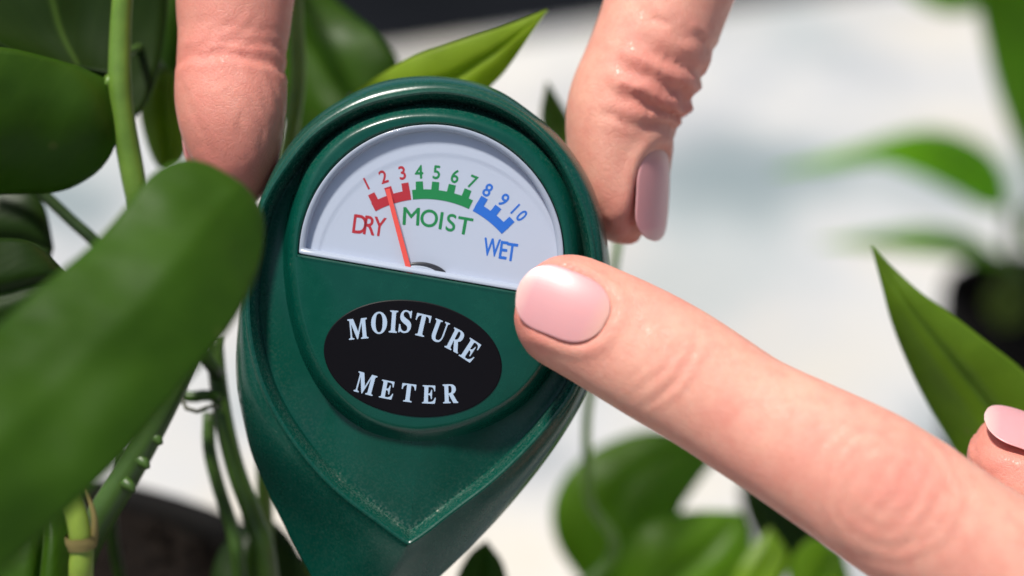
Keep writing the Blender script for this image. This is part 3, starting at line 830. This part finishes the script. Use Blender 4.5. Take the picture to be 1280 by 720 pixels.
# second plant, far right
cut = thing('pothos_cutting', 'small young pothos plant in the far right pot, out of focus', 'plant', (sp[0], sp[1], sp[2]))
leaf([(965, 216, -235), (1040, 194, -240), (1100, 175, -245), (1160, 162, -250), (1215, 176, -255), (1252, 210, -258), (1262, 258, -260)],
     [(965, 216, -235), (1040, 210, -236), (1100, 203, -238), (1150, 220, -242), (1195, 243, -247), (1232, 262, -252), (1262, 258, -260)], cut, (0.17, 0.34, 0.013), cup=2.0, fold=1.0, seed=31, thick=0.7)
leaf([(1020, 305, -240), (1100, 291, -244), (1160, 284, -248), (1215, 295, -254), (1260, 330, -258)], [(1020, 305, -240), (1100, 311, -242), (1160, 318, -245), (1210, 325, -252), (1260, 330, -258)], cut, (0.17, 0.33, 0.015), cup=1.5, seed=32)
leaf([(1345, -140, -200), (1240, -95, -204), (1219, -20, -208), (1230, 50, -212), (1243, 105, -216), (1262, 160, -220), (1292, 232, -224)],
     [(1345, -140, -200), (1395, -60, -204), (1400, 20, -208), (1385, 90, -212), (1350, 160, -216), (1318, 205, -220), (1292, 232, -224)], cut, (0.13, 0.27, 0.012), cup=3, fold=1.2, seed=33)
leaf([(1100, -34, -240), (1150, 4, -240), (1190, 17, -240), (1240, 10, -240)], [(1100, -34, -240), (1160, -50, -240), (1210, -40, -240), (1240, 10, -240)], cut, (0.17, 0.33, 0.015), seed=34)
leaf([(1252, 410, -238), (1232, 385, -238), (1238, 355, -238), (1264, 335, -240)], [(1252, 410, -238), (1282, 400, -238), (1288, 360, -238), (1264, 335, -240)], cut, (0.09, 0.13, 0.02), cup=1, seed=35)
leaf([(1310, 330, -240), (1280, 300, -240), (1278, 265, -240), (1300, 240, -240)], [(1310, 330, -240), (1335, 310, -240), (1330, 270, -240), (1300, 240, -240)], cut, (0.13, 0.27, 0.012), cup=1, seed=37)
stem([(1310, 330, -240), (1316, 380, -262)], [0.9, 1.0], cut, ST)
stem([(1262, 258, -260), (1262, 310, -261), (1280, 350, -262), (1296, 380, -263)], [1.2, 1.3, 1.4], cut, ST)
stem([(1260, 330, -258), (1280, 350, -262), (1300, 380, -264)], [1.1, 1.2], cut, ST)
stem([(1292, 232, -224), (1316, 300, -245), (1312, 380, -262)], [1.2, 1.5], cut, ST)
stem([(1240, 10, -240), (1330, 120, -256), (1345, 280, -262), (1318, 380, -264)], [1.0, 1.3, 1.5], cut, ST)

# ------------------------------------------------------------------ hands
def limb(ctrl, step=0.7, nphi=56, tipround=True, cap_len=7.0):
    """ctrl rows: point(3), half width, half thick dorsal, half thick palmar, dorsal(3); from tip to base."""
    C = np.array([np.concatenate([c[0], [c[1], c[2], c[3]], c[4]]) for c in ctrl], float)
    L = np.concatenate([[0], np.cumsum(np.linalg.norm(np.diff(C[:, :3], axis=0), axis=1))])
    n = max(12, int(L[-1] / step))
    Q = spline(C[:, :3], n)
    s = np.linspace(0, 1, n) * np.sum(np.linalg.norm(np.diff(Q, axis=0), axis=1))
    # arc positions of the controls on the curve
    kd = [int(np.argmin(np.linalg.norm(Q - c, axis=1))) for c in C[:, :3]]
    sk = s[kd]; sk[0] = 0; sk[-1] = s[-1]
    rest = np.stack([np.interp(s, sk, C[:, 3 + k]) for k in range(6)], -1)
    ker = np.ones(7) / 7                                 # soften the linear interpolation
    pad = np.pad(rest, ((6, 6), (0, 0)), mode='edge')
    for _ in range(2):
        pad = np.stack([np.convolve(pad[:, k], ker, mode='same') for k in range(6)], -1)
    rest = pad[6:-6]
    a, bd, bp, D = rest[:, 0], rest[:, 1], rest[:, 2], rest[:, 3:]
    if tipround:
        t = np.clip(s / cap_len, 0, 1)
        pr = np.sqrt(np.maximum(1 - (1 - t) ** 2.3, 0)); prd = np.sqrt(np.maximum(1 - (1 - np.clip(s / (cap_len * 0.6), 0, 1)) ** 3.0, 0))
        a, bd, bp = a * pr, bd * prd, bp * pr
    T = nrm(np.gradient(Q, axis=0))
    D = nrm(D - (D * T).sum(1, keepdims=True) * T)
    Lx = np.cross(T, D)
    phi = np.linspace(0, 2 * math.pi, nphi, endpoint=False)
    c, sn = np.cos(phi)[None, :, None], np.sin(phi)[None, :, None]
    b = np.where(sn > 0, bd[:, None, None], bp[:, None, None])
    V = Q[:, None] + a[:, None, None] * c * Lx[:, None] + b * sn * D[:, None]
    return dict(Q=Q, s=s, a=a, bd=bd, bp=bp, T=T, D=D, L=Lx, V=V, phi=phi)

def limb_mesh(lm):
    n, m = lm['V'].shape[:2]
    V = np.vstack([lm['V'].reshape(-1, 3), lm['Q'][0], lm['Q'][-1]])
    F = grid_faces(n, m, True).tolist()
    F += [[(j + 1) % m, j, n * m] for j in range(m)] + [[(n - 1) * m + j, (n - 1) * m + (j + 1) % m, n * m + 1] for j in range(m)]
    return V, F

def fuse(limbs, voxel=0.55):
    Vs, Fs, off = [], [], 0
    for lm in limbs:
        V, F = limb_mesh(lm)
        Vs.append(V); Fs += [[i + off for i in f] for f in F]; off += len(V)
    me = bpy.data.meshes.new('tmp'); me.from_pydata(np.vstack(Vs).tolist(), [], Fs)
    bm = bmesh.new(); bm.from_mesh(me); bmesh.ops.recalc_face_normals(bm, faces=bm.faces); bm.to_mesh(me); bm.free()
    o = bpy.data.objects.new('tmp', me); col.objects.link(o)
    md = o.modifiers.new('r', 'REMESH'); md.mode = 'VOXEL'; md.voxel_size = voxel; md.adaptivity = 0
    bpy.context.view_layer.update()
    dg = bpy.context.evaluated_depsgraph_get()
    m2 = bpy.data.meshes.new_from_object(o.evaluated_get(dg))
    V = np.zeros(len(m2.vertices) * 3); m2.vertices.foreach_get('co', V); V = V.reshape(-1, 3)
    F = [list(p.vertices) for p in m2.polygons]
    E = np.zeros(len(m2.edges) * 2, np.int64); m2.edges.foreach_get('vertices', E); E = E.reshape(-1, 2)
    bpy.data.objects.remove(o); bpy.data.meshes.remove(me); bpy.data.meshes.remove(m2)
    return V, F, E

def lap(V, E, w, it):
    n = len(V)
    deg = np.bincount(E.ravel(), minlength=n).astype(float)[:, None]
    for _ in range(it):
        S = np.stack([np.bincount(E[:, 0], V[E[:, 1], k], n) + np.bincount(E[:, 1], V[E[:, 0], k], n) for k in range(3)], -1)
        V = V + w[:, None] * (S / np.maximum(deg, 1) - V)
    return V

def vnormals(V, F):
    Fa = np.array(F)
    fn = np.cross(V[Fa[:, 2]] - V[Fa[:, 0]], V[Fa[:, 3]] - V[Fa[:, 1]])
    n = np.zeros_like(V)
    for k in range(4):
        for c in range(3):
            n[:, c] += np.bincount(Fa[:, k], fn[:, c], len(V))
    return nrm(n)

def coords(lm, V, reach=3.0):
    """per vertex: s along the digit, lateral x, dorsal sign y (mm), and whether it belongs to this digit"""
    q = lm['Q']; best = np.full(len(V), 1e9); idx = np.zeros(len(V), int)
    for i0 in range(0, len(V), 20000):
        d = ((V[i0:i0 + 20000, None] - q[None, ::2]) ** 2).sum(-1)
        idx[i0:i0 + 20000] = d.argmin(1) * 2; best[i0:i0 + 20000] = d.min(1)
    r = V - q[idx]
    s = lm['s'][idx] + (r * lm['T'][idx]).sum(1)
    x = (r * lm['L'][idx]).sum(1); y = (r * lm['D'][idx]).sum(1)
    inside = np.sqrt(best) < np.maximum(lm['a'][idx], lm['bd'][idx]) + reach
    return s, x, y, inside, lm['a'][idx]

def nail_geo(lm, s0, s1, halfw, lift=0.18, drop=0.010, flat=1.12, yaw=0.0):
    """nail plate: s0 cuticle (larger s), s1 free edge"""
    n, m = 34, 25
    V, uv = [], []
    hb = np.interp(s0, lm['s'], lm['bd']); ab = np.interp(s0, lm['s'], lm['a'])
    for i in range(n):
        t = i / (n - 1)
        s = s0 + (s1 - s0) * t
        ss = max(s, 0.0)
        q = np.array([np.interp(ss, lm['s'], lm['Q'][:, k]) for k in range(3)])
        T = nrm(np.array([np.interp(ss, lm['s'], lm['T'][:, k]) for k in range(3)]))
        D = nrm(np.array([np.interp(ss, lm['s'], lm['D'][:, k]) for k in range(3)])); Lx = np.cross(T, D)
        if s < 0: q = q + T * s
        wn = halfw * (math.sqrt(max(1 - ((0.28 - t) / 0.28) ** 2, 0.0)) * 0.55 + 0.45 if t < 0.28 else 1.0)
        if t < 0.42: wn = halfw * max(math.sqrt(max(1 - ((0.42 - t) / 0.425) ** 2.4, 0.0)), 0.1)
        if t > 0.62: wn = halfw * math.sqrt(max(1 - ((t - 0.62) / 0.381) ** 2.6, 0.0))
        h = hb + lift - drop * (s0 - s) ** 2
        for j in range(m):
            u = 2 * j / (m - 1) - 1
            x = u * wn
            yy = h - hb * (1 - math.sqrt(max(1 - (x / (ab * flat)) ** 2, 0.02)))
            V.append(q + Lx * x + D * yy); uv.append((j / (m - 1), t))
    return np.array(V), grid_faces(n, m).tolist(), np.array(uv)

def nail_mask(s, x, y, s0, s1, halfw):
    """signed: <0 inside the nail outline (mm)"""
    mid = (s0 + s1) / 2; hl = abs(s0 - s1) / 2
    e = (np.abs((s - mid) / hl) ** 2.6 + np.abs(x / halfw) ** 2.6) ** (1 / 2.6)
    return (e - 1) * halfw

def grooves(d, depth, width):
    return -depth * np.exp(-(d / width) ** 2) + 0.45 * depth * np.exp(-((np.abs(d) - 2.1 * width) / width) ** 2)

def nail(lm, s0, s1, halfw, parent, **kw):
    V, F, uv = nail_geo(lm, s0, s1, halfw, **kw)
    o = obj('fingernail', W(V), F, M_NAIL, parent, uv=uv)
    md = o.modifiers.new('t', 'SOLIDIFY'); md.thickness = 0.00022; md.offset = -1
    md2 = o.modifiers.new('s', 'SUBSURF'); md2.levels = 1; md2.render_levels = 1
    return o

def C3(px, py, z, a, bd, bp, dors):
    return (P(px, py, z), a, bd, bp, np.array(dors, float))

# --- left hand pointing at the dial (enters from lower right, back of the hand to the viewer)
dI = (0.05, 0.13, 0.98)
idx_l = limb([C3(647, 363, 7.0, 6.6, 4.8, 5.2, dI), C3(688, 380, 7.3, 7.1, 5.0, 5.7, dI), C3(724, 396, 7.8, 7.3, 5.2, 6.0, dI), C3(775, 422, 8.6, 7.7, 5.7, 6.6, dI), C3(837, 457, 10, 7.9, 6.3, 6.8, dI), C3(890, 490, 11.2, 7.7, 6.2, 6.6, dI),
              C3(936, 520, 12.2, 7.6, 6.2, 6.9, dI), C3(1000, 556, 13.8, 8.2, 6.7, 7.4, dI), C3(1062, 592, 15, 8.8, 7.3, 7.8, dI), C3(1124, 632, 16, 9.1, 7.3, 7.8, dI), C3(1200, 682, 17, 9.0, 7.2, 8.0, dI),
              C3(1330, 766, 18, 9.3, 7.8, 8.6, dI), C3(1480, 868, 20, 10.0, 9.0, 9.5, dI), C3(1600, 950, 19, 10, 9, 9.5, dI)], nphi=72, cap_len=6.8)
dT = (0.35, 0.78, 0.50)
thb_l = limb([C3(1208, 553, -4, 6.5, 4.6, 5.0, dT), C3(1250, 572, -4, 8.2, 5.6, 6.2, dT), C3(1330, 622, -3, 9.4, 7.0, 7.6, dT), C3(1440, 690, -2, 9.6, 8.0, 8.4, dT), C3(1580, 800, 0, 10.5, 9.5, 10, dT), C3(1750, 960, 4, 13, 12, 12, dT), C3(1900, 1120, 6, 14, 13, 13, dT)], nphi=56, cap_len=7.5)
dH = (0.25, 0.35, 0.9)
def curled(mx, my, z, sc_=1.0):
    """finger folded under the palm: knuckle, first bone away from the viewer, then back to the palm"""
    ax = np.array([0.84, 0.54])
    def q(f, zz): return (mx + ax[0] * f, my + ax[1] * f, zz)
    pts = [(q(260, z - 22), 4.5), (q(190, z - 27), 6.4), (q(90, z - 33), 7.2), (q(-90, z - 40), 8.0), (q(-190, z - 30), 8.3), (q(-150, z - 14), 8.6), (q(-30, z - 2), 9.2), (q(120, z - 2), 9.0)]
    dd = [(0, 0, -1), (0, 0, -1), (-.3, .2, -.9), (-.7, .4, -.5), (-.84, .5, 0), (-.7, .5, .5), (0, 0, 1), (0, 0, 1)]
    return limb([C3(*p, a * sc_, a * .85 * sc_, a * .9 * sc_, d) for (p, a), d in zip(pts, dd)], nphi=32, cap_len=7)
mid_l, rng_l, pin_l = curled(1420, 1020, 22, 1.0), curled(1370, 1190, 20, .95), curled(1340, 1350, 15, .85)
palm_l = limb([C3(1400, 1060, 18, 30, 8, 9, dH), C3(1470, 1090, 17, 37, 10.5, 12, dH), C3(1650, 1200, 12, 38, 12, 15, dH), C3(1900, 1340, 6, 34, 13, 16, dH), C3(2120, 1460, 0, 28, 14, 15, dH), C3(2350, 1600, -2, 26, 17, 18, dH), C3(2900, 1950, -4, 31, 24, 25, dH), C3(3700, 2460, -4, 38, 33, 33, dH)],
              step=1.2, nphi=56, cap_len=10)
V, F, E = fuse([idx_l, thb_l, mid_l, rng_l, pin_l, palm_l], 0.6)
s, x, y, ins, aa = coords(idx_l, V)
near = ins & (s < 75)
V = lap(V, E, np.where(near, 0.25, 0.5), 8)
V = lap(V, E, np.where(near, 0.0, 0.5), 25)
nv = vnormals(V, F)
s, x, y, ins, aa = coords(idx_l, V)
NS0, NS1, NW = 12.0, 0.15, 4.15
pink = np.zeros(len(V)); d = np.zeros(len(V))
dor = sstep(-0.5, 2.5, y)
jit = 0.5 * vnoise(V / 5.0, 41)
me_ = nail_mask(s, x, y, NS0, NS1, NW)
on = (ins & (y > 0)).astype(float)
d += on * (-0.40 * sstep(0.3, -0.4, me_) * (s > -1))
d += on * 0.34 * np.exp(-((me_ - 0.9) / 0.65) ** 2) * sstep(1.5, 5.0, s)
# DIP wrinkles: arcs bowed towards the hand
sd, spip = 22.5, 50.5
for k, (o_, dep) in enumerate(((-3.2, 0.05), (-1.2, 0.09), (0.6, 0.20), (2.6, 0.06))):
    dd = (s - sd - o_) + 0.045 * x * x + 0.30 * x * (k % 2 - .3) * .3 + jit
    d += ins * dor * grooves(dd, dep, 0.42) * np.exp(-((x - 1.0) / 5.2) ** 4)
# PIP: oval rings of wrinkles around a pinker centre
rp = np.sqrt(((s - spip) * 0.95) ** 2 + (x * 1.05) ** 2) + jit * 1.3
angp = np.arctan2(x, s - spip)
for rr_, dep in ((3.2, .05), (5.0, 0.08), (6.6, 0.10), (8.4, 0.07)):
    d += ins * dor * grooves(rp - rr_, dep * (0.6 + 0.6 * np.abs(np.sin(angp * 1.5 + rr_))), 0.55)
for o_ in (-4.0, -1.5, 0.8, 3.2, 5.5):
    d += ins * dor * grooves(s - spip - o_ + 0.03 * x * x * np.sign(o_) + jit, 0.06, 0.4) * np.exp(-(x / 5.5) ** 4)
d += ins * dor * 0.35 * np.exp(-((s - spip) / 8) ** 2)
pink += ins * dor * (0.50 * np.exp(-(rp / 6.5) ** 2) + 0.30 * np.exp(-((s - sd) / 4) ** 2 - (x / 6) ** 2))
pink += ins * 0.45 * np.exp(-((s - 2) / 5) ** 2) * (me_ > 0)
pink += ins * 0.30 * np.exp(-((me_ - 0.2) / 0.5) ** 2) * on
st_, xt_, yt_, it_, _ = coords(thb_l, V)
mt = nail_mask(st_, xt_, yt_, 13.0, 0.2, 4.9)
ont = (it_ & (yt_ > 0) & ~(ins & (s < 60))).astype(float)
d += ont * (-0.4 * sstep(0.4, -0.5, mt)); d += ont * 0.3 * np.exp(-((mt - 0.9) / 0.7) ** 2)
pink += (it_ & ~ins) * 0.6 * np.exp(-((st_ - 2) / 7) ** 2)
V = V + nv * d[:, None]
hl = W(P(2120, 1460, 0))
hand_l = thing('hand', 'hand with pale pink nails, its outstretched forefinger pointing at the wet end of the dial', 'hand', hl)
o = obj('skin', W(V), F, M_SKIN, hand_l, attrs={'pink': np.clip(pink, 0, 1)})
nail(idx_l, NS0, NS1, NW, hand_l, drop=0.0125, lift=-0.14)
nail(thb_l, 13.0, 0.3, 4.7, hand_l, drop=0.014, lift=-0.25)

# --- right hand holding the meter from above, thumb left and forefinger right
dTh = (-0.52, 0.0, -0.85)
thb_r = limb([C3(302, 262, -10, 4.6, 4.0, 4.6, dTh), C3(298, 230, -9.6, 5.2, 4.8, 5.6, dTh), C3(293, 190, -9.2, 6.0, 5.6, 6.8, dTh), C3(289, 150, -9, 7.0, 6.4, 7.7, dTh), C3(288, 115, -9.4, 7.5, 6.8, 7.9, dTh), C3(289, 74, -10, 6.8, 6.6, 6.9, dTh), C3(292, 35, -10.5, 7.4, 7.0, 7.6, dTh), C3(295, -20, -11, 7.9, 7.2, 7.9, dTh),
              C3(310, -130, -12, 8.3, 7.8, 8.4, dTh), C3(345, -300, -14, 10, 9.5, 10, (-.45, .1, -.88)), C3(420, -500, -16, 13, 12, 13, (-.4, .1, -.9)), C3(520, -700, -18, 15, 14, 14, (-.3, .1, -.9))], nphi=72, cap_len=8.0)
dIr = (0.87, 0.06, 0.49)
idx_r = limb([C3(792, 307, -14, 5.6, 3.5, 4.9, dIr), C3(786, 275, -14, 6.6, 4.1, 6.0, dIr), C3(782, 230, -14, 7.5, 5.0, 7.1, dIr), C3(780, 180, -14, 7.8, 5.6, 7.5, dIr), C3(784, 135, -14.2, 8.1, 6.9, 8.1, dIr), C3(802, 85, -14.4, 7.7, 7.6, 7.6, dIr), C3(818, 45, -15, 8.0, 8.0, 7.8, dIr), C3(834, 0, -16, 8.3, 8.3, 7.9, dIr),
              C3(858, -70, -17, 8.6, 8.4, 8.2, dIr), C3(880, -170, -20, 9.2, 9.0, 8.8, (.8, .2, .4)), C3(870, -330, -26, 9.2, 8.6, 8.8, (.8, .3, 0)), C3(800, -520, -32, 10, 9.5, 9.5, (.4, .3, -.7)), C3(740, -660, -30, 10, 9.5, 9.5, (.2, .2, -.9))], nphi=72, cap_len=7.5)
def curled_r(mx, my, z, k=1.0):
    """fingers folded towards the palm, clear of the meter"""
    pts = [((mx - 10, my - 160, z + 26), 4.5), ((mx - 5, my - 90, z + 30), 6.6), ((mx, my + 30, z + 33), 7.4), ((mx + 5, my + 150, z + 30), 8.0), ((mx + 10, my + 220, z + 18), 8.4), ((mx + 10, my + 140, z + 6), 8.8), ((mx, my, z), 9.4), ((mx - 20, my - 150, z), 9.4)]
    dd = [(0, 0, 1), (0, .2, 1), (.1, -.2, .9), (.1, -.7, .6), (.1, -.95, .1), (.1, -.6, -.7), (0, 0, -1), (0, 0, -1)]
    return limb([C3(*p, a * k, a * .86 * k, a * .9 * k, d) for (p, a), d in zip(pts, dd)], nphi=32, cap_len=7)
mid_r, rng_r, pin_r = curled_r(900, -640, -34), curled_r(1060, -680, -32, .95), curled_r(1200, -760, -30, .85)
dPr = (0.05, 0.15, -0.98)
palm_r = limb([C3(900, -540, -32, 28, 8, 9, dPr), C3(885, -620, -31, 38, 11, 13, dPr), C3(850, -850, -28, 40, 13, 15, dPr), C3(810, -1100, -26, 36, 14, 16, dPr), C3(790, -1330, -26, 29, 15, 15, dPr), C3(790, -1600, -28, 27, 18, 18, dPr), C3(800, -2300, -32, 32, 25, 25, dPr), C3(810, -3200, -36, 38, 32, 32, dPr)], step=1.2, nphi=56, cap_len=10)
web_r = limb([C3(430, -480, -17, 12, 10, 10, dPr), C3(560, -640, -22, 18, 12, 12, dPr), C3(700, -760, -27, 22, 13, 13, dPr)], nphi=40, cap_len=10)
V, F, E = fuse([thb_r, idx_r, mid_r, rng_r, pin_r, palm_r, web_r], 0.6)
s, x, y, ins, aa = coords(idx_r, V); st_, xt_, yt_, it_, at_ = coords(thb_r, V)
near = (ins & (s < 45)) | (it_ & (st_ < 45))
V = lap(V, E, np.where(near, 0.25, 0.5), 8)
V = lap(V, E, np.where(near, 0.0, 0.5), 25)
nv = vnormals(V, F)
s, x, y, ins, aa = coords(idx_r, V); st_, xt_, yt_, it_, at_ = coords(thb_r, V)
pink = np.zeros(len(V)); d = np.zeros(len(V))
jit = 0.6 * vnoise(V / 4.5, 51) + 0.25 * vnoise(V / 1.7, 52)
own = ins & (s < 60); ownt = it_ & (st_ < 60) & ~own
# forefinger: nail, folds at the first joint
mN = nail_mask(s, x, y, 12.6, -0.3, 4.7)
on = (own & (y > 0)).astype(float)
d += on * (-0.62 * sstep(0.1, -0.5, mN)); d += on * 0.42 * np.exp(-((mN - 0.9) / 0.7) ** 2) * sstep(1.5, 5, s)
dorr = sstep(-1.0, 4.5, y)
for o_, dep, wd in ((15.6, 0.30, 0.55), (18.4, 0.55, 0.75), (21.6, 0.62, 0.8), (24.9, 0.45, 0.7), (28.2, 0.22, 0.6)):
    dd = s - o_ - 0.02 * x * x - 0.10 * x + 1.5 * jit
    d += own * dorr * grooves(dd, dep, wd) * (0.75 + 0.25 * np.sin(x * 0.9 + o_))
for k in range(12):
    dd = s - (14.5 + 1.25 * k) - 0.03 * x * x + 0.05 * x * (k % 3 - 1) + 2.2 * jit
    d += own * sstep(-3, 4, y) * grooves(dd, 0.07, 0.3)
d += own * dorr * 0.5 * np.exp(-((s - 21.0) / 4.5) ** 2)
pink += own * (0.60 * dorr * np.exp(-((s - 21) / 5.5) ** 2) + 0.5 * np.exp(-((s - 1) / 6) ** 2) + 0.35 * np.exp(-((mN) / 0.6) ** 2) * on)
# thumb seen from the pad side: crease at the joint, long fine lines on the pad
pal = sstep(2.5, -1.0, yt_)
sj = 18.8
for o_, dep, wd in ((-0.6, 0.24, 0.6), (1.6, 0.12, 0.4), (3.8, 0.07, 0.4)):
    dd = st_ - sj - o_ + 0.10 * xt_ * np.sin(o_) + jit * 0.8
    d += ownt * (0.35 + 0.65 * pal) * grooves(dd, dep, wd)
for k in range(9):
    dd = (xt_ * 0.93 - 0.32 * (st_ - 11)) - (-7.5 + 1.9 * k) + jit * 1.4
    d += ownt * pal * grooves(dd, 0.055 + 0.035 * (k % 3), 0.28) * np.exp(-((st_ - 11 - 1.0 * (k % 3)) / 6.0) ** 4)
for k in range(6):
    dd = (0.8 * xt_ + 0.55 * (st_ - 21)) - (-6 + 2.0 * k) + jit * 1.2
    d += ownt * pal * grooves(dd, 0.10, 0.35) * np.exp(-((st_ - 22.5) / 3.2) ** 4) * sstep(2, -4, -xt_)
pink += ownt * (0.40 + 0.35 * np.exp(-((st_ - 4) / 6) ** 2) + 0.2 * np.exp(-((st_ - sj) / 2) ** 2))
ont = (ownt & (yt_ > 0)).astype(float)
mT = nail_mask(st_, xt_, yt_, 14.5, 0.0, 5.8)
d += ont * (-0.4 * sstep(0.4, -0.5, mT))
V = V + nv * d[:, None]
hand_r = thing('hand', 'hand reaching down from above, gripping the meter between thumb and forefinger', 'hand', W(P(790, -1330, -26)))
obj('skin', W(V), F, M_SKIN, hand_r, attrs={'pink': np.clip(pink, 0, 1)})
nail(idx_r, 12.6, 0.0, 4.8, hand_r, drop=0.0112, lift=-0.52)
nail(thb_r, 14.5, -0.5, 4.8, hand_r, drop=0.012, lift=-0.2)
